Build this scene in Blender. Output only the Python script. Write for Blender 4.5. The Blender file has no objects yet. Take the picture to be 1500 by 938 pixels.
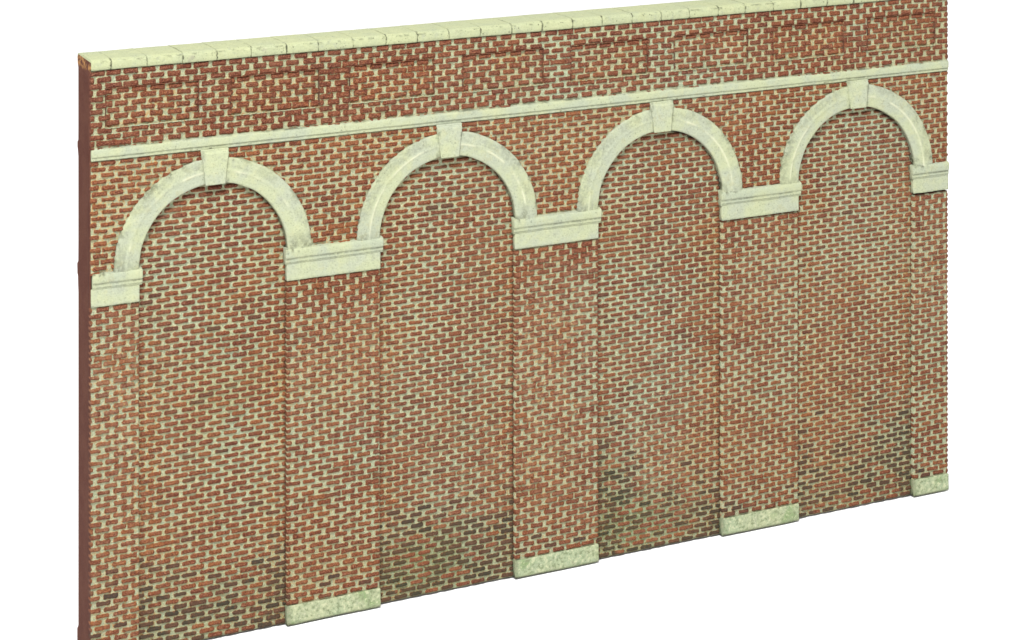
import bpy, math
import numpy as np

# ------------------------------------------------------------------ scene, camera, light
U = 0.05                      # one bay of the moulded wall is 50 mm long; all shapes below are in bays
sc = bpy.context.scene
C = sc.collection
TH = math.radians(28.33)
cam_d = bpy.data.cameras.new('camera')
cam = bpy.data.objects.new('camera', cam_d); C.objects.link(cam)
cam_d.sensor_width = 36; cam_d.lens = 3548 / 1500 * 36
cam_d.shift_x = -250 / 1500; cam_d.shift_y = -1026 / 1500
cam_d.clip_start = 0.01; cam_d.clip_end = 100
cam.location = (-2.622 * U, -9.346 * U, 4.049 * U)
cam.rotation_euler = (math.pi / 2, 0, -TH)
sc.camera = cam

w = bpy.data.worlds.new('World'); sc.world = w; w.use_nodes = True
w.node_tree.nodes['Background'].inputs[0].default_value = (1, 1, 1, 1)
w.node_tree.nodes['Background'].inputs[1].default_value = 1.0
sc.view_settings.view_transform = 'Standard'; sc.view_settings.look = 'None'
sc.view_settings.exposure = 0; sc.view_settings.gamma = 1

def softbox(name, loc, target, size, watts):
    l = bpy.data.lights.new(name, 'AREA'); l.shape = 'SQUARE'; l.size = size * U; l.energy = watts
    o = bpy.data.objects.new(name, l); C.objects.link(o)
    o.location = [v * U for v in loc]
    import mathutils
    d = mathutils.Vector(target) - mathutils.Vector(loc)
    o.rotation_euler = d.to_track_quat('-Z', 'Y').to_euler()
    return o
softbox('key_softbox', (-3.0, -8.4, 13.0), (1.9, 0, 1.0), 3.8, 9.2)

rng = np.random.default_rng(7)

# ------------------------------------------------------------------ numpy noise
def vnoise(x, y, scale, seed, octaves=1):
    r = np.random.default_rng(seed); T = r.random((256, 256)) * 2 - 1
    out = 0; amp = 1; tot = 0
    for o in range(octaves):
        u = x / scale + 31.7 * o + 100; v = y / scale + 17.3 * o + 100
        i = np.floor(u).astype(int); j = np.floor(v).astype(int)
        fu = u - i; fv = v - j
        fu = fu * fu * (3 - 2 * fu); fv = fv * fv * (3 - 2 * fv)
        a = T[i % 256, j % 256]; b = T[(i + 1) % 256, j % 256]; c = T[i % 256, (j + 1) % 256]; d = T[(i + 1) % 256, (j + 1) % 256]
        out = out + amp * ((a * (1 - fu) + b * fu) * (1 - fv) + (c * (1 - fu) + d * fu) * fv)
        tot += amp; amp *= .55; scale = scale / 2
    return out / tot
def sstep(a, b, x):
    t = np.clip((x - a) / (b - a), 0, 1); return t * t * (3 - 2 * t)
def hsh(i, j, k):
    a = (np.asarray(i).astype(np.int64) * 73856093) ^ (np.asarray(j).astype(np.int64) * 19349663) ^ (int(k) * 83492791 + 12345)
    a = (a ^ (a >> 13)) * 1274126177 & 0x7fffffff; a = (a ^ (a >> 16)) * 668265263 & 0x7fffffff
    return ((a ^ (a >> 15)) & 0xffff) / 65535.

# ------------------------------------------------------------------ node helpers
class NT:
    def __init__(s, name):
        s.m = bpy.data.materials.new(name); s.m.use_nodes = True; s.t = s.m.node_tree
        s.b = s.t.nodes['Principled BSDF']
        tc = s.t.nodes.new('ShaderNodeTexCoord'); mp = s.t.nodes.new('ShaderNodeMapping')
        mp.inputs['Scale'].default_value = (1 / U,) * 3
        s.t.links.new(tc.outputs['Object'], mp.inputs['Vector']); s.co = mp.outputs[0]
    def lk(s, a, b): s.t.links.new(a, b)
    def setin(s, inp, v):
        if hasattr(v, 'is_output') or isinstance(v, bpy.types.NodeSocket): s.lk(v, inp)
        else: inp.default_value = v
    def noise(s, scale, detail=4, rough=.6, stretch=None):
        n = s.t.nodes.new('ShaderNodeTexNoise'); n.inputs['Scale'].default_value = scale
        n.inputs['Detail'].default_value = detail; n.inputs['Roughness'].default_value = rough
        c = s.co
        if stretch:
            m = s.t.nodes.new('ShaderNodeMapping'); m.inputs['Scale'].default_value = stretch
            s.lk(c, m.inputs[0]); c = m.outputs[0]
        s.lk(c, n.inputs['Vector']); return n.outputs['Fac']
    def attr(s, name):
        n = s.t.nodes.new('ShaderNodeAttribute'); n.attribute_name = name; return n.outputs['Fac']
    def math(s, op, a, b=0.0, c=None, clamp=False):
        n = s.t.nodes.new('ShaderNodeMath'); n.operation = op; n.use_clamp = clamp
        s.setin(n.inputs[0], a); s.setin(n.inputs[1], b)
        if c is not None: s.setin(n.inputs[2], c)
        return n.outputs[0]
    def ss(s, v, a, b, lo=0., hi=1.):
        n = s.t.nodes.new('ShaderNodeMapRange'); n.interpolation_type = 'SMOOTHSTEP'
        s.setin(n.inputs['Value'], v)
        for k, q in (('From Min', a), ('From Max', b), ('To Min', lo), ('To Max', hi)): n.inputs[k].default_value = q
        return n.outputs[0]
    def mix(s, f, a, b):
        n = s.t.nodes.new('ShaderNodeMix'); n.data_type = 'RGBA'
        s.setin(n.inputs[0], f)
        for inp, v in ((n.inputs[6], a), (n.inputs[7], b)):
            if isinstance(v, tuple): inp.default_value = (*v, 1)
            else: s.lk(v, inp)
        return n.outputs[2]
    def mul(s, a, v):
        n = s.t.nodes.new('ShaderNodeMix'); n.data_type = 'RGBA'; n.blend_type = 'MULTIPLY'; n.inputs[0].default_value = 1
        s.lk(a, n.inputs[6]); n.inputs[7].default_value = (*v, 1); return n.outputs[2]
    def ramp(s, f, stops):
        n = s.t.nodes.new('ShaderNodeValToRGB'); e = n.color_ramp.elements
        while len(e) < len(stops): e.new(.5)
        for k, (p, c) in enumerate(stops): e[k].position = p; e[k].color = (*c, 1)
        s.lk(f, n.inputs[0]); return n.outputs[0]
    def bump(s, h, dist, strength=1):
        n = s.t.nodes.new('ShaderNodeBump'); n.inputs['Strength'].default_value = strength
        n.inputs['Distance'].default_value = dist * U; s.lk(h, n.inputs['Height'])
        s.lk(n.outputs[0], s.b.inputs['Normal'])
    def done(s, col, rough=.75, spec=.25, tone=None):
        if tone is not None and not isinstance(col, tuple): col = s.mul(col, tone)
        s.setin(s.b.inputs['Base Color'], col if not isinstance(col, tuple) else (*col, 1))
        s.setin(s.b.inputs['Roughness'], rough); s.b.inputs['Specular IOR Level'].default_value = spec
        return s.m

# brickwork paint: attributes mask (brick), rnd (per brick), dark, warm, green, pale
def mat_brick():
    s = NT('painted_brickwork')
    fine = s.noise(95, 3, .7); mid = s.noise(34, 3, .65); grit = s.noise(230, 2, .6); big = s.noise(3.2, 3, .5)
    rnd, dark, warm, green, pale = (s.attr(k) for k in ('rnd', 'dark', 'warm', 'green', 'pale'))
    edge = s.math('ADD', s.attr('mask'), s.math('MULTIPLY', s.math('SUBTRACT', fine, .5), 1.7))
    edge = s.math('ADD', edge, s.math('MULTIPLY', s.math('SUBTRACT', grit, .5), 1.0))
    edge = s.math('SUBTRACT', edge, s.math('MULTIPLY', pale, s.ss(mid, .45, .75, 0, .55)))
    # mortar
    mortar = s.mix(s.ss(mid, .38, .62), (.40, .45, .30), (.33, .42, .33))
    patch = s.noise(2.6, 2, .5)
    mortar = s.mix(s.ss(patch, .50, .64, 0, .6), mortar, (.37, .37, .22))
    mortar = s.mix(s.math('MULTIPLY', pale, .7), mortar, (.34, .44, .35))
    mortar = s.mul(mortar, (.98, .965, .90))
    mortar = s.mix(s.ss(grit, .5, .66, 0, .8), mortar, (.62, .64, .46))
    mortar = s.mix(s.ss(fine, .5, .40, 0, .55), mortar, (.24, .26, .16))
    mortar = s.mix(s.math('MULTIPLY', warm, s.ss(fine, .45, .62, 0, .8)), mortar, (.44, .27, .10))
    mortar = s.mix(s.math('MULTIPLY', green, s.ss(fine, .35, .62, .1, .9)), mortar, (.15, .20, .09))
    mortar = s.mix(s.math('MULTIPLY', s.ss(grit, .38, .26), .5), mortar, (.12, .12, .07))
    # brick
    b = s.ramp(rnd, [(0, (.108, .031, .019)), (.35, (.152, .044, .023)), (.7, (.185, .059, .027)), (1, (.22, .083, .032))])
    b = s.mix(s.ss(mid, .45, .68, 0, .5), b, (.195, .074, .038))
    b = s.mix(s.math('MULTIPLY', warm, s.ss(fine, .42, .66, 0, .75)), b, (.31, .115, .038))
    b = s.mix(s.ss(grit, .53, .63, 0, .65), b, (.33, .17, .11))
    b = s.mix(s.ss(grit, .47, .37, 0, .8), b, (.045, .016, .014))
    b = s.mix(s.math('MULTIPLY', pale, s.ss(mid, .42, .6, .1, .5)), b, (.25, .155, .11))
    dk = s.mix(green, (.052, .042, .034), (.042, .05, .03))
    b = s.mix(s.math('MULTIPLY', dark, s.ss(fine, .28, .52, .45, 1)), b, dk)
    rim = s.mix(s.ss(mid, .4, .6), (.30, .12, .04), (.36, .22, .09))
    rimf = s.math('MULTIPLY', s.ss(edge, .26, .42), s.ss(edge, .66, .46))
    col = s.mix(s.ss(edge, .36, .54), mortar, b)
    col = s.mix(s.math('MULTIPLY', rimf, s.math('ADD', s.math('MULTIPLY', warm, .7), .5, clamp=True)), col, rim)
    crack = s.math('MULTIPLY', s.ss(s.math('ABSOLUTE', s.math('SUBTRACT', s.noise(9, 4, .6), .5)), .004, .0), s.ss(big, .52, .6))
    col = s.mix(s.math('MULTIPLY', crack, .75), col, (.035, .03, .02))
    col = s.mix(s.math('MULTIPLY', s.attr('dirt_shade'), s.ss(fine, .25, .5)), col, (.03, .02, .014))  # jamb dirt, plus shade painted under coping and string course
    h = s.math('ADD', s.math('MULTIPLY', fine, .6), s.math('MULTIPLY', grit, .5))
    s.bump(h, .013, 1)
    return s.done(col, .85, .12, (.88, .83, .78))

def mat_stone(name, base, alt, green=0., dirt=.5, warm=(.41, .43, .275)):
    s = NT(name)
    big = s.noise(7, 3, .55); mid = s.noise(26, 4, .65); grit = s.noise(150, 3, .65); fine = s.noise(70, 3, .6); sp = s.noise(120, 2, .5)
    col = s.mix(s.ss(big, .38, .62), base, alt)
    col = s.mix(s.ss(mid, .50, .72, 0, .6), col, warm)
    col = s.mix(s.math('MULTIPLY', s.ss(mid, .47, .36), s.ss(fine, .40, .60, 0, .38)), col, (.25, .27, .235))
    col = s.mix(s.ss(grit, .52, .74, 0, .35), col, (.52, .55, .40))
    col = s.mix(s.ss(grit, .46, .32, 0, .42), col, (.19, .20, .14))
    col = s.mix(s.math('MULTIPLY', s.ss(sp, .345, .27), dirt), col, (.05, .045, .03))
    col = s.mix(s.math('MULTIPLY', s.math('MULTIPLY', s.ss(mid, .56, .70), s.ss(big, .5, .62)), dirt * .8), col, (.22, .22, .18))
    if green:
        g = s.math('MULTIPLY', s.ss(fine, .36, .62, .25, 1), s.ss(s.noise(9, 3, .55), .50, .64))
        col = s.mix(s.math('MULTIPLY', g, green), col, (.10, .20, .06))
        col = s.mix(s.ss(fine, .47, .36, 0, .6), col, (.12, .15, .08)); col = s.mix(s.ss(fine, .53, .66, 0, .7), col, (.50, .52, .36))
    gr = s.attr('grime_shading')
    col = s.mix(s.math('MULTIPLY', gr, -1, clamp=True), col, (.60, .61, .46))  # negative values: painted highlight on the arch ridge
    col = s.mix(s.math('MULTIPLY', gr, s.ss(fine, .35, .55, .25, 1), clamp=True), col, (.07, .075, .045))  # positive values darken: dirt, and shade painted on reveals and undersides
    s.bump(s.math('ADD', s.math('MULTIPLY', mid, .8), s.math('MULTIPLY', grit, .5)), .006, .7)
    return s.done(col, .78, .12, (.83, .815, .75))

def mat_resin():
    s = NT('brown_resin')
    g = s.noise(120, 3, .7); m = s.noise(14, 3, .5)
    col = s.mix(s.ss(m, .4, .62), (.074, .025, .016), (.086, .032, .020))
    col = s.mix(s.ss(g, .45, .7, 0, .5), col, (.10, .045, .036))
    col = s.mix(s.ss(g, .45, .3, 0, .5), col, (.032, .013, .011))
    sep = s.t.nodes.new('ShaderNodeSeparateXYZ'); s.lk(s.co, sep.inputs[0])
    worn = s.math('MULTIPLY', s.ss(s.math('ADD', sep.outputs[2], s.math('MULTIPLY', m, .03)), 2.302, 2.325), s.ss(s.noise(45, 3, .6), .47, .56))
    col = s.mix(s.math('MULTIPLY', worn, .8), col, (.36, .19, .07))
    s.bump(g, .003, .5)
    return s.done(col, .85, .06)

M_brick = mat_brick()
M_stone = mat_stone('cream_stone_paint', (.37, .405, .275), (.335, .375, .295))
M_ring = mat_stone('cream_arch_paint', (.37, .405, .275), (.34, .375, .30), 0, .45)
M_cop = mat_stone('coping_stone_paint', (.365, .395, .245), (.345, .38, .25), 0, .8)
M_plinth = mat_stone('mossy_stone_paint', (.34, .38, .25), (.30, .36, .24), .75, .6)
M_resin = mat_resin()
gm = NT('white_studio_paper'); M_ground = gm.done((.93, .93, .93), .9, .1)

# ------------------------------------------------------------------ mesh helpers
def link(name, me, mat, parent):
    o = bpy.data.objects.new(name, me); C.objects.link(o)
    me.materials.append(mat)
    if parent: o.parent = parent
    return o
def mesh_arrays(name, V, F, attrs, mat, parent, smooth=True):
    me = bpy.data.meshes.new(name)
    V = np.asarray(V, dtype=np.float32) * U
    me.vertices.add(len(V)); me.vertices.foreach_set('co', V.ravel())
    F = np.asarray(F, dtype=np.int32)
    me.loops.add(F.size); me.loops.foreach_set('vertex_index', F.ravel())
    me.polygons.add(len(F)); me.polygons.foreach_set('loop_start', np.arange(0, F.size, 4, dtype=np.int32))
    me.polygons.foreach_set('use_smooth', np.full(len(F), smooth))
    for k, a in attrs.items():
        at = me.attributes.new(k, 'FLOAT', 'POINT'); at.data.foreach_set('value', np.asarray(a, dtype=np.float32).ravel())
    me.update(calc_edges=True)
    return link(name, me, mat, parent)

# ------------------------------------------------------------------ brickwork relief
PW, CHT = 0.0690, 0.0238
BAY = np.array([(0, .605), (1.002, 1.611), (2.0, 2.612), (3.004, 3.626)])    # left and right jamb of each blind arch
def bay(X):
    i = np.clip(np.round(X - .3).astype(int), 0, 3)
    return X - BAY[i, 0], BAY[i, 1] - BAY[i, 0]
def blob(x, z, cx, cz, rx, rz):
    return np.exp(-(((x - cx) / rx) ** 2 + ((z - cz) / rz) ** 2))
def weather(X, Z, kind):
    """where the hand-painted weathering sits on the wall"""
    n1 = vnoise(X, Z, .35, 3, 3); n2 = vnoise(X, Z, .12, 4, 2)
    warm = .44 + .60 * n1 + .2 * n2
    pale = .18 + .6 * vnoise(X, Z, .5, 9, 3)
    green = 0 * X; dark = 0 * X
    if kind == 'infill':
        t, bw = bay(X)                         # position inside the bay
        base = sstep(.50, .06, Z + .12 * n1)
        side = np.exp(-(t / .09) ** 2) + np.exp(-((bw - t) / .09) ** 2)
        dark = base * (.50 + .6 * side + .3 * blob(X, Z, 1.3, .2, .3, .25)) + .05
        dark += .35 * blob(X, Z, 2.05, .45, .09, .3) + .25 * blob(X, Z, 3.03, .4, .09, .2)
        green = .35 * base + .9 * blob(X, Z, 1.2, .13, .2, .12) + .8 * blob(X, Z, 2.15, .12, .28, .12) + .5 * blob(X, Z, 2.05, .35, .08, .12) + .25 * blob(X, Z, .3, 1.0, .2, .2)
        warm = warm + .45 * side * sstep(1.9, .7, Z) - .25 + .25 * blob(X, Z, 3.1, .9, .4, .5)
        warm += .5 * np.exp(-((bw - t) / .05) ** 2) * sstep(.8, 1.4, Z)
        warm += .30 * sstep(1.5, .5, Z); pale += .5 * blob(X, Z, 1.35, .55, .25, .5) + .7 * blob(X, Z, 2.3, .6, .18, .6) + .3 * blob(X, Z, 3.3, 1.2, .2, .4)
    elif kind == 'pier':
        warm = warm + .1; dark = .22 * sstep(.22, .10, Z) + .02 + .3 * blob(X, Z, -.1, .15, .2, .25)
        pale += .55 * sstep(.3, 1.1, Z) * sstep(1.5, 1.0, Z) + .35 * blob(X, Z, 1.8, .8, .2, .4)
    elif kind == 'spandrel':
        warm = warm + .40 + .6 * sstep(1.585, 1.52, Z); pale -= .15; dark = .02 + 0 * X
    else:
        warm = warm - .22 + (.34 if kind == 'panel' else 0); dark = 0 * X
        green = 0 * X
    cl = lambda a: np.clip(a, 0, 1)
    return cl(dark), cl(warm), cl(green), cl(pale)

def brick_relief(X, Z, kind, z_ref, cht, pw, xoff, seed):
    zz = (Z - z_ref) / cht
    flat = kind == 'infill'; jt = .45 if flat else .8
    zz = zz + vnoise(X, Z, .22, seed + 50) * .08 * jt
    r = np.floor(zz)
    xx = (X - xoff) / pw + .5 * (r % 2) + (hsh(r, 3, seed) - .5) * .10 + vnoise(X, Z, .18, seed + 51) * .05
    c = np.floor(xx)
    H = lambda k: hsh(r, c, seed * 10 + k)
    u = (xx - c - .5) * pw; v = (zz - r - .5) * cht
    hl = pw * ((.415 if flat else .395) + (H(1) - .5) * .07)
    hh = cht * ({'infill': .338, 'pier': .378, 'spandrel': .388}.get(kind, .425) + (H(2) - .5) * .10 * jt + .05 * vnoise(X, Z, .3, 401, 2) + (.06 * sstep(1.1, 1.38, Z) if kind == 'pier' else 0))
    u = u - (H(3) - .5) * pw * .05; v = v - (H(4) - .5) * cht * .08 * jt - u * (H(5) - .5) * .09 * jt
    un = np.abs(u) / hl
    hh = hh * (1 + (.07 if flat else .24) * un ** 3 - (0 if flat else .10))
    merge = (H(6) > (.97 if flat else .95)); hl = np.where(merge, hl * 1.3, hl)
    wob = vnoise(X, Z, .0095, seed + 7, 2)
    rad = .0074
    qx = np.abs(u) - hl + rad; qz = np.abs(v) - hh + rad
    d = np.sqrt(np.maximum(qx, 0) ** 2 + np.maximum(qz, 0) ** 2) + np.minimum(np.maximum(qx, qz), 0) - rad
    d = d + wob * .0022 * jt + (H(8) - .5) * .0010
    mask = sstep(.0022, -.0022, d)
    h = sstep(.0022, -.0070, d) * (.0098 + .003 * (H(7) - .5)) * (1 + .22 * vnoise(X, Z, .012, seed + 8, 2))
    h = h + .0009 * vnoise(X, Z, .010, seed + 9, 2) + .0014 * vnoise(X, Z, .10, seed + 12, 2)
    return h, mask, H(9), H(11)

DX, DZ = .0033, .0021
def brick_part(name, kind, x0, x1, z0, z1, parent, y=0., keep=None, z_ref=0., cht=CHT, pw=PW, xoff=0., seed=1, skirt=.022, flare=(0, 0)):
    nx = max(4, int(round((x1 - x0) / DX))); nz = max(4, int(round((z1 - z0) / DZ)))
    X, Z = np.meshgrid(np.linspace(x0, x1, nx + 1), np.linspace(z0, z1, nz + 1), indexing='ij')
    h, mask, rnd, pick = brick_relief(X, Z, kind, z_ref, cht, pw, xoff, seed)
    dark, warm, green, pale = weather(X, Z, kind)
    dk = np.clip(sstep(-.05, .10, dark - pick) * (.55 + .45 * rnd), 0, 1)
    if kind in ('parapet', 'panel'): rnd = rnd * (.35 + .5 * sstep(.3, 2.2, X))
    Y = y - h
    Y = y - h * np.where(X > XR - .006, .25, 1)
    dirt_shade = 0 * X
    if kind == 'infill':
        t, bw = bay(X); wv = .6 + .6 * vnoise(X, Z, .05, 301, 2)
        dirt_shade = wv * (np.exp(-((bw - t) / .0055) ** 2) + .5 * np.exp(-((t - .002) / .004) ** 2))
        rr = np.hypot(t - bw / 2, Z - ZS) - bw / 2; dirt_shade += wv * (Z > ZS) * sstep(-.012, 0, rr) * (.6 + .4 * np.sign(t - bw / 2))  # darker next to the arch ring, more so on the right
        dirt_shade += .7 * sstep(.016, .0, Z) * wv
    if kind == 'parapet': dirt_shade = .8 * sstep(Z_COP - .007, Z_COP, Z)  # shade line below the coping, painted into the brick colour
    if kind == 'spandrel': dirt_shade = .7 * sstep(Z_STR[0] - .007, Z_STR[0], Z)  # painted shade below the string course
    if kind == 'pier': dirt_shade = .5 * sstep(Z_IMP[0] - .005, Z_IMP[0], Z)  # darker just below the impost
    dirt_shade = np.clip(dirt_shade, 0, 1)
    Xo = X.copy()
    if flare[0]: Xo[0] -= h[0] * .3
    if flare[1]: Xo[-1] += h[-1] * .3
    P = np.stack([Xo, Y, Z], -1)
    arr = [P, mask, rnd, dk, warm, green, pale, dirt_shade]
    if skirt:                                      # wrap the paint round the arris on every side
        def wrap(a, isP):
            L, R = a[:1].copy(), a[-1:].copy()
            if isP: L[..., 1] = y + skirt; R[..., 1] = y + skirt
            a = np.concatenate([L, a, R], 0)
            B, T = a[:, :1].copy(), a[:, -1:].copy()
            if isP: B[..., 1] = y + skirt; T[..., 1] = y + skirt
            return np.concatenate([B, a, T], 1)
        arr = [wrap(a, k == 0) for k, a in enumerate(arr)]
    P = arr[0]; n, m = P.shape[:2]
    idx = np.arange(n * m).reshape(n, m)
    F = np.stack([idx[:-1, :-1], idx[1:, :-1], idx[1:, 1:], idx[:-1, 1:]], -1).reshape(-1, 4)
    V = P.reshape(-1, 3); A = [a.reshape(-1) for a in arr[1:]]
    if keep is not None:
        cen = V[F].mean(1); F = F[keep(cen[:, 0], cen[:, 2])]
        used = np.unique(F); mp = np.full(len(V), -1); mp[used] = np.arange(len(used))
        V = V[used]; F = mp[F]; A = [a[used] for a in A]
    return mesh_arrays(name, V, F, dict(zip(('mask', 'rnd', 'dark', 'warm', 'green', 'pale', 'dirt_shade'), A)), M_brick, parent)

# ------------------------------------------------------------------ stone mouldings
def round_profile(pts, r, closed=True, n=3):
    """cut each corner of a (y,z) polygon with a small arc"""
    out = []; N = len(pts)
    for i in range(N):
        p0, p1, p2 = (np.array(pts[(i + k) % N], float) for k in (-1, 0, 1))
        a, b = p0 - p1, p2 - p1; la, lb = np.linalg.norm(a), np.linalg.norm(b)
        rr = min(r, la * .4, lb * .4); A = p1 + a / la * rr; B = p1 + b / lb * rr
        for t in np.linspace(0, 1, n + 1): out.append((1 - t) ** 2 * A + 2 * t * (1 - t) * p1 + t * t * B)
    return np.array(out)
def densify(p, step):
    out = []
    for i in range(len(p)):
        a, b = p[i], p[(i + 1) % len(p)]; k = max(1, int(np.linalg.norm(b - a) / step))
        for t in range(k): out.append(a + (b - a) * t / k)
    return np.array(out)
def moulding(name, pts, x0, x1, mat, parent, r=.004, rough=.0012, grime_shading=None, seed=0, taper=0., xfun=None, step=.006, endr=.003):
    p = densify(round_profile(pts, r), step); m = len(p)
    cen = p.mean(0)
    xs = np.linspace(x0, x1, max(3, int((x1 - x0) / step)))
    # rounded ends: the last rings pull in towards the section's centre
    e = endr
    xs = np.concatenate([[x0, x0], [x0 + e], xs[1:-1], [x1 - e], [x1, x1]])
    sh = np.ones(len(xs)); ins = np.zeros(len(xs)); ins[[1, -2]] = e * .7; ins[[0, -1]] = -1
    V = []
    d = p - cen; L = np.linalg.norm(d, axis=1)[:, None] + 1e-9
    for k, x in enumerate(xs):
        q = cen + 0 * p if ins[k] < 0 else p - d / L * ins[k]
        V.append(np.column_stack([np.full(m, x), q]))
    V = np.array(V)
    s = V[..., 0]; a = V[..., 1] * 1.0 + V[..., 2]
    nz = vnoise(s, a, .028, 90 + seed, 3) * rough + vnoise(s, a, .16, 91 + seed, 2) * rough * 1.2
    nz[0] = nz[-1] = 0
    nrm = np.concatenate([np.zeros((m, 1)), d / L], 1)
    V = V + nrm[None] * nz[..., None]
    if xfun is not None: V[..., 0] = xfun(V[..., 0], V[..., 2])
    g = grime_shading(V[..., 0], V[..., 1], V[..., 2]) if grime_shading is not None else np.zeros(V.shape[:2])
    n = len(xs); idx = np.arange(n * m).reshape(n, m)
    j2 = np.roll(idx, -1, axis=1)
    F = np.stack([idx[:-1], j2[:-1], j2[1:], idx[1:]], -1).reshape(-1, 4)
    return mesh_arrays(name, V.reshape(-1, 3), F, {'grime_shading': np.clip(g, 0, 1)}, mat, parent)

# ------------------------------------------------------------------ setting
me = bpy.data.meshes.new('ground'); s_ = 60 * U
me.from_pydata([(-s_, -s_, -.0004), (s_, -s_, -.0004), (s_, s_, -.0004), (-s_, s_, -.0004)], [], [(0, 1, 2, 3)])
g = link('ground', me, M_ground, None); g['kind'] = 'structure'

# ------------------------------------------------------------------ the wall
XL, XR, T = -.188, 3.816, .183
REC = .020                                       # how far the blind arches are sunk
Z_STR = (1.949, 1.998); Z_IMP = (1.383, 1.512); Z_PL = .0745; Z_COP = 2.301; ZS = 1.511
RI, RO, IW = .3025, .404, .605
root = bpy.data.objects.new('brick_arcade', None); C.objects.link(root)
root.empty_display_size = .02
root['label'] = 'weathered red brick miniature retaining wall, four blind arches trimmed in cream stone, on white'
root['category'] = 'wall'

# body: cast brown resin slab, its section seen at the sawn left end
yb = T
sec = [(REC + .012, .001), (yb + .018, .001), (yb + .018, .070), (yb + .004, .082), (yb, .09),
       (yb, 1.40), (yb + .004, 1.43), (yb + .006, 1.462), (yb + .016, 1.472), (yb + .018, 1.51), (yb + .002, 1.522),
       (yb, 1.60), (yb, 1.935), (yb + .006, 1.955), (yb + .010, 1.965), (yb + .014, 1.97), (yb + .014, 1.99), (yb + .001, 2.0),
       (yb, 2.05), (yb, 2.285), (yb + .010, 2.303), (yb + .014, 2.325), (yb, 2.336), (-.002, 2.332), (-.006, 2.303), (REC + .012, 2.298)]
V = []; n = len(sec)
for x in (XL - .0015, XR - .004):
    for (y, z) in sec: V.append((x * U, y * U, z * U))
# the end faces come forward to the brick face
F = [tuple(range(n)), tuple(range(2 * n - 1, n - 1, -1))] + [(i + n, (i + 1) % n + n, (i + 1) % n, i) for i in range(n)]
me = bpy.data.meshes.new('resin_body'); me.from_pydata(V, [], F); me.update()
link('resin_body', me, M_resin, root)
moulding('end_face', [(0.001, .001), (REC + .0125, .001), (REC + .0125, 2.300), (0.001, 2.300)], XL - .0015, XL + .004, M_resin, root, r=.001, rough=.0003, step=.012)

DZA = (0, .0, .004, .006); DZI = (.001, .002, .005, .009, .014)
# blind arch panels
for i in range(4):
    a, b = BAY[i]; cx = (a + b) / 2; hw = (b - a) / 2
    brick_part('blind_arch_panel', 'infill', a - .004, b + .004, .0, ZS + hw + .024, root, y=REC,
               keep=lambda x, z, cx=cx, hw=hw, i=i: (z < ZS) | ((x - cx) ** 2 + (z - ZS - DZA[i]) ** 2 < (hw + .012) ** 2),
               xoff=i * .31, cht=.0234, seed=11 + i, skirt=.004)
# piers, imposts, plinths, spandrels
piers = [(XL, 0.)] + [(BAY[i, 1], BAY[i + 1, 0]) for i in range(3)] + [(BAY[3, 1], XR)]
CX = BAY.mean(1)
def g_imp(k, a, b):
    def f(X, Y, Z):
        Z = Z - DZI[k]
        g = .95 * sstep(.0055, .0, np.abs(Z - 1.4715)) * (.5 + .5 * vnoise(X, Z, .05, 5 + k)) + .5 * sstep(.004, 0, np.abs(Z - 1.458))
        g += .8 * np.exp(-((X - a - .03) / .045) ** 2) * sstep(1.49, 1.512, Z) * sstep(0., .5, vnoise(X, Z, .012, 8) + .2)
        g += .45 * sstep(1.390, 1.383, Z)  # darker along the lower edge
        return g * (Y < 0)
    return f
for k, (a, b) in enumerate(piers):
    fl = (k == 0, k == 4)
    ZP0 = .048 if k == 0 else Z_PL
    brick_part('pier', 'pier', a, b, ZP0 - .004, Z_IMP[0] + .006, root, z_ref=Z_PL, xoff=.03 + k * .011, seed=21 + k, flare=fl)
    la = a if k == 0 else a - .003; rb = b + .0015
    moulding('plinth', [(-.012, .0), (REC + .004, .0), (REC + .004, ZP0), (-.010, ZP0)], la, rb, M_plinth, root, r=.0035, rough=.0016, seed=k,
             grime_shading=lambda X, Y, Z: .8 * sstep(.012, .0, Z) + .5 * np.exp(-((X - a) / .012) ** 2))
    dz = DZI[k]; I0 = Z_IMP[0] + dz; I1 = Z_IMP[1] + dz + .002
    o = moulding('impost', [(-.009, I0), (REC, I0), (REC, I0 + .07), (-.0085, I0 + .07)], la, rb, M_ring, root, r=.003, rough=.0013, seed=10 + k,
                 grime_shading=g_imp(k, a, b))
    ca = a + .004 if k == 0 else a - .010; cb = b + (.0 if k == 4 else .012)
    moulding('cap', [(-.010, 1.450 + dz), (REC, 1.450 + dz), (REC, I1 + .002), (.0, I1 + .002), (-.017, I1 - .004), (-.020, 1.498 + dz), (-.019, 1.478 + dz), (-.013, 1.4725 + dz), (-.014, 1.461 + dz)], ca, cb, M_stone, o,
             r=.0035, rough=.0013, seed=20 + k, grime_shading=g_imp(k, a, b), step=.004)
sx = [XL, *CX, XR]
for k in range(5):
    a, b = sx[k], sx[k + 1]
    def keep(x, z):
        ok = np.ones(len(x), bool)
        for i in range(4): ok &= ((x - CX[i]) ** 2 + (z - ZS - DZA[i]) ** 2 > ((BAY[i, 1] - BAY[i, 0]) / 2 + .0965) ** 2)
        return ok
    brick_part('spandrel', 'spandrel', a, b, Z_IMP[1] - .004, Z_STR[0] + .006, root, keep=keep, z_ref=Z_STR[0] - 40 * CHT, xoff=.02, seed=31, skirt=.006, flare=(k == 0, k == 4))

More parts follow.
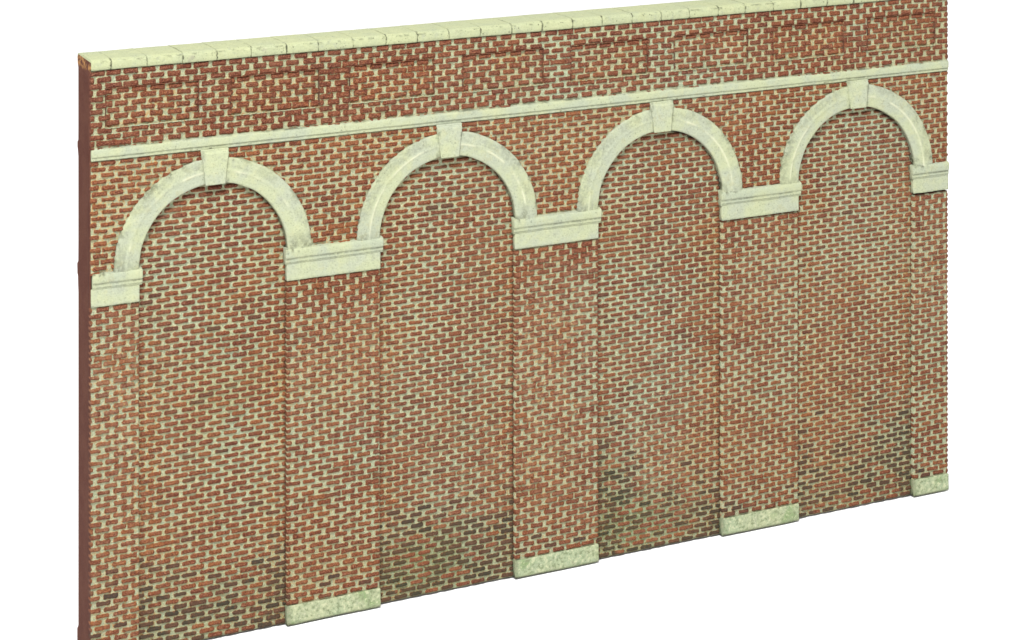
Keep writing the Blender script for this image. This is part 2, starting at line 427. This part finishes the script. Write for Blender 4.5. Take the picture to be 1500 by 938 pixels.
# parapet with eight sunk panels
PX = [(-.130 + .5007 * k, .238 + .5007 * k) for k in range(8)]
ZP = (2.0745, 2.226)
def keep_par(x, z):
    ok = np.ones(len(x), bool)
    for a, b in PX: ok &= ~((x > a) & (x < b) & (z > ZP[0]) & (z < ZP[1]))
    return ok
UC = .0250
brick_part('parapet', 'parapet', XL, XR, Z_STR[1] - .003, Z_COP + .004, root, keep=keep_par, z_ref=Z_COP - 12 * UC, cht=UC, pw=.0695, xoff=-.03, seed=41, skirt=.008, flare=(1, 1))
for k, (a, b) in enumerate(PX):
    brick_part('sunk_panel', 'panel', a - .001, b + .001, ZP[0] - .001, ZP[1] + .001, root, y=.0045, z_ref=Z_COP - 12 * UC + .001, cht=UC, pw=.0695, xoff=-.03 + .004 * k, seed=51 + k, skirt=.004)
# thin moulded frame round each sunk panel: lower ledge and reveals
for k, (a, b) in enumerate(PX):
    e = .0028
    ring = [(a, ZP[0]), (b, ZP[0]), (b, ZP[1]), (a, ZP[1])]
    ring2 = [(a - e, ZP[0] - e), (b + e, ZP[0] - e), (b + e, ZP[1] + e), (a - e, ZP[1] + e)]
    V = []; F = []
    N = 60
    def pt(rg, t):
        i = int(t * 4) % 4; f = t * 4 - int(t * 4); p, q = rg[i], rg[(i + 1) % 4]; return (p[0] + (q[0] - p[0]) * f, p[1] + (q[1] - p[1]) * f)
    NN = 4 * N
    for t in range(NN):
        for (rg, y) in ((ring, .0045), (ring, -.0070), (ring2, -.0070), (ring2, .002)):
            x, z = pt(rg, t / NN); j = .0009 * math.sin(t * 1.7 + k) * math.sin(t * .63)
            V.append((x, y + (j * 2 if y < 0 else 0), z + j))
    for t in range(NN):
        for q in range(3):
            A = t * 4 + q; B = ((t + 1) % NN) * 4 + q
            F.append((A, B, B + 1, A + 1))
    V = np.array(V)
    W = vnoise(V[:, 0], V[:, 2], .03, 77, 2)
    low = np.exp(-((V[:, 2] - ZP[0]) / .006) ** 2); side = 1 - sstep(.004, .010, np.minimum(np.abs(V[:, 0] - a), np.abs(V[:, 0] - b)))  # ledge painted paler and sides darker, as if lit from above
    mesh_arrays('panel_frame', V, F, {'mask': np.clip(.85 - .75 * low + .3 * W, 0, 1), 'rnd': .25 + .2 * W, 'dark': np.clip(.45 * side * (1 - low) + .5 * W, 0, 1), 'warm': np.clip(.5 + W * .5, 0, 1), 'green': 0 * W, 'pale': .3 + 0 * W}, M_brick, root)

# string course
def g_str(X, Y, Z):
    return (.8 * sstep(.0035, 0, np.abs(Z - 1.9615)) * (.65 + .35 * vnoise(X, Z, .1, 66)) + .8 * sstep(1.990, 1.998, Z) * sstep(-.1, .6, vnoise(X, Z, .06, 67, 2)) + .4 * sstep(1.953, 1.949, Z)) * (Y < .002)  # dirt lines in groove and on top; lower edge darker
moulding('string_course', [(-.006, Z_STR[0]), (.012, Z_STR[0]), (.012, Z_STR[1] + .002), (.001, Z_STR[1] + .002), (-.011, Z_STR[1] - .003), (-.0135, 1.990), (-.013, 1.966), (-.008, 1.9625), (-.0085, 1.952)],
         XL, XR, M_stone, root, r=.003, rough=.0012, seed=40, grime_shading=g_str, step=.004)

# arch rings and keystones
def arch_ring(i):
    KB = 1.507 + (BAY[i, 1] - BAY[i, 0]) / 2 + DZA[i]
    cx = CX[i]; RI = (BAY[i, 1] - BAY[i, 0]) / 2; RO = RI + .1015
    prof = [(RI, REC + .006), (RI, -.008), (RI + .004, -.0125), (RI + .042, -.0145), (RI + .048, -.0168), (RI + .053, -.0166), (RO - .006, -.0140), (RO - .001, -.0120), (RO, -.004), (RO, .006)]
    p = []
    for q in range(len(prof) - 1):
        a, b = np.array(prof[q]), np.array(prof[q + 1]); k = max(2, int(np.linalg.norm(b - a) / .0035))
        for t in range(k): p.append(a + (b - a) * t / k)
    p.append(np.array(prof[-1])); p = np.array(p)
    p[1:-1] = (p[:-2] + 2 * p[1:-1] + p[2:]) / 4
    th = np.linspace(-.004, math.pi + .004, 260)
    R = p[:, 0][None] + 0 * th[:, None]; Y = p[:, 1][None] + 0 * th[:, None]; A = th[:, None] + 0 * R
    nz = vnoise(A * .35 + i * 3, R, .03, 61, 3)
    edge = sstep(RO - .03, RO, R)
    Y = Y + nz * .0014 * (Y < .002)
    R = R + edge * .0012 * vnoise(A * .35 + i * 5, R * .3, .008, 62, 3) + .0012 * vnoise(A * .35, R * 0 + i, .05, 63)
    X = cx - R * np.cos(A); Z = ZS + DZA[i] + R * np.sin(A)
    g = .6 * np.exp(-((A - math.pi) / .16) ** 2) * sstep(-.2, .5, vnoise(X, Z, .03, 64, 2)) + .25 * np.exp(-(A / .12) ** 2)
    g += .5 * edge * sstep(.1, .6, vnoise(X, Z, .03, 65, 2)) + .6 * (p[:, 1][None] > -.004) * (R < RI + .01)  # outer edge tint, plus shade painted on the inner reveal
    g -= .55 * np.exp(-((R - RI - .049) / .0042) ** 2) * sstep(-.35, .3, vnoise(A * .35 + i * 7, R, .05, 71, 2))  # pale highlight painted along the ridge
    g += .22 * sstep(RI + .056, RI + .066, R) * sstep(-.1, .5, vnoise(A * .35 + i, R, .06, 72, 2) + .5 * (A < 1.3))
    kx = np.abs(X - cx)
    g += .5 * sstep(.064, .052, kx) * (Z > ZS) * sstep(-.3, .4, vnoise(X, Z, .02, 68))  # ring darker beside the keystone
    V = np.stack([X, Y, Z], -1); n, m = X.shape; idx = np.arange(n * m).reshape(n, m)
    F = np.stack([idx[:-1, :-1], idx[:-1, 1:], idx[1:, 1:], idx[1:, :-1]], -1).reshape(-1, 4)
    mesh_arrays('arch_ring', V.reshape(-1, 3), F, {'grime_shading': np.clip(g, -1, 1)}, M_ring, root)
    # keystone tapers downwards
    def xf(x, z):
        f = (z - 1.81) / (1.95 - 1.81); return cx + (x - cx) * (.040 + .0165 * np.clip(f, 0, 1.1)) / .05
    prof = [(-.0205, KB), (REC - .002, KB), (REC - .002, 1.950), (-.0205, 1.950), (-.022, 1.936), (-.0205, 1.925)]
    prof = [(-.0235, KB), (.010, KB), (.010, 1.9505), (-.0155, 1.9505), (-.0155, 1.941), (-.0235, 1.935)]
    moulding('keystone', prof, cx - .05, cx + .05, M_ring, root, r=.003, rough=.001, seed=70 + i, xfun=xf, step=.004,
             grime_shading=lambda X, Y, Z: (.5 * sstep(.038, .050, np.abs(X - cx)) * sstep(-.2, .5, vnoise(X, Z, .02, 69)) + .5 * sstep(KB + .0035, KB, Z)))  # sides darker; shade painted along the underside
for i in range(4): arch_ring(i)

# coping stones
xj = [XL]; k = 0
while True:
    x = -.113 + .1421 * k + (rng.random() - .5) * .006; k += 1
    if x > XR - .03: break
    xj.append(x)
xj.append(XR)
for k in range(len(xj) - 1):
    gap = .0003 + .0011 * rng.random() ** 2; a = xj[k] + (gap if k else 0); b = xj[k + 1] - (gap if k < len(xj) - 2 else 0)
    dy = (rng.random() - .5) * .0012
    prof = [(-.010 + dy, Z_COP), (REC, Z_COP), (T + .004, Z_COP), (T + .016, 2.310), (T + .019, 2.326), (T + .012, 2.340), (T * .5, 2.3435), (.004, 2.3425), (-.012 + dy, 2.334), (-.0125 + dy, 2.315)]
    dk = rng.random()
    moulding('coping_stone', prof, a, b, M_cop, root, r=.0035, rough=.0019, endr=.0012, seed=100 + k, step=.005,
             grime_shading=lambda X, Y, Z: (.95 * sstep(.0035, .001, np.minimum(np.abs(X - a) if k else 9, np.abs(b - X))) * (Y < .01) * sstep(.0, .4, vnoise(X, Z, .01, 200 + k) + .9 * dk - .25)
                                    + .5 * sstep(2.306, 2.301, Z) + .6 * sstep(.005, .0, np.abs(Z - 2.334)) * (Y < 0) * sstep(.1, .5, vnoise(X, Z, .02, 220)) + .4 * (Y > .0) * (k % 2) * sstep(.0022, .0008, np.minimum(np.abs(X - a), np.abs(b - X)))))  # dirty joints and front edge; lower edge darker
print('polys', sum(len(o.data.polygons) for o in sc.objects if o.type == 'MESH'))
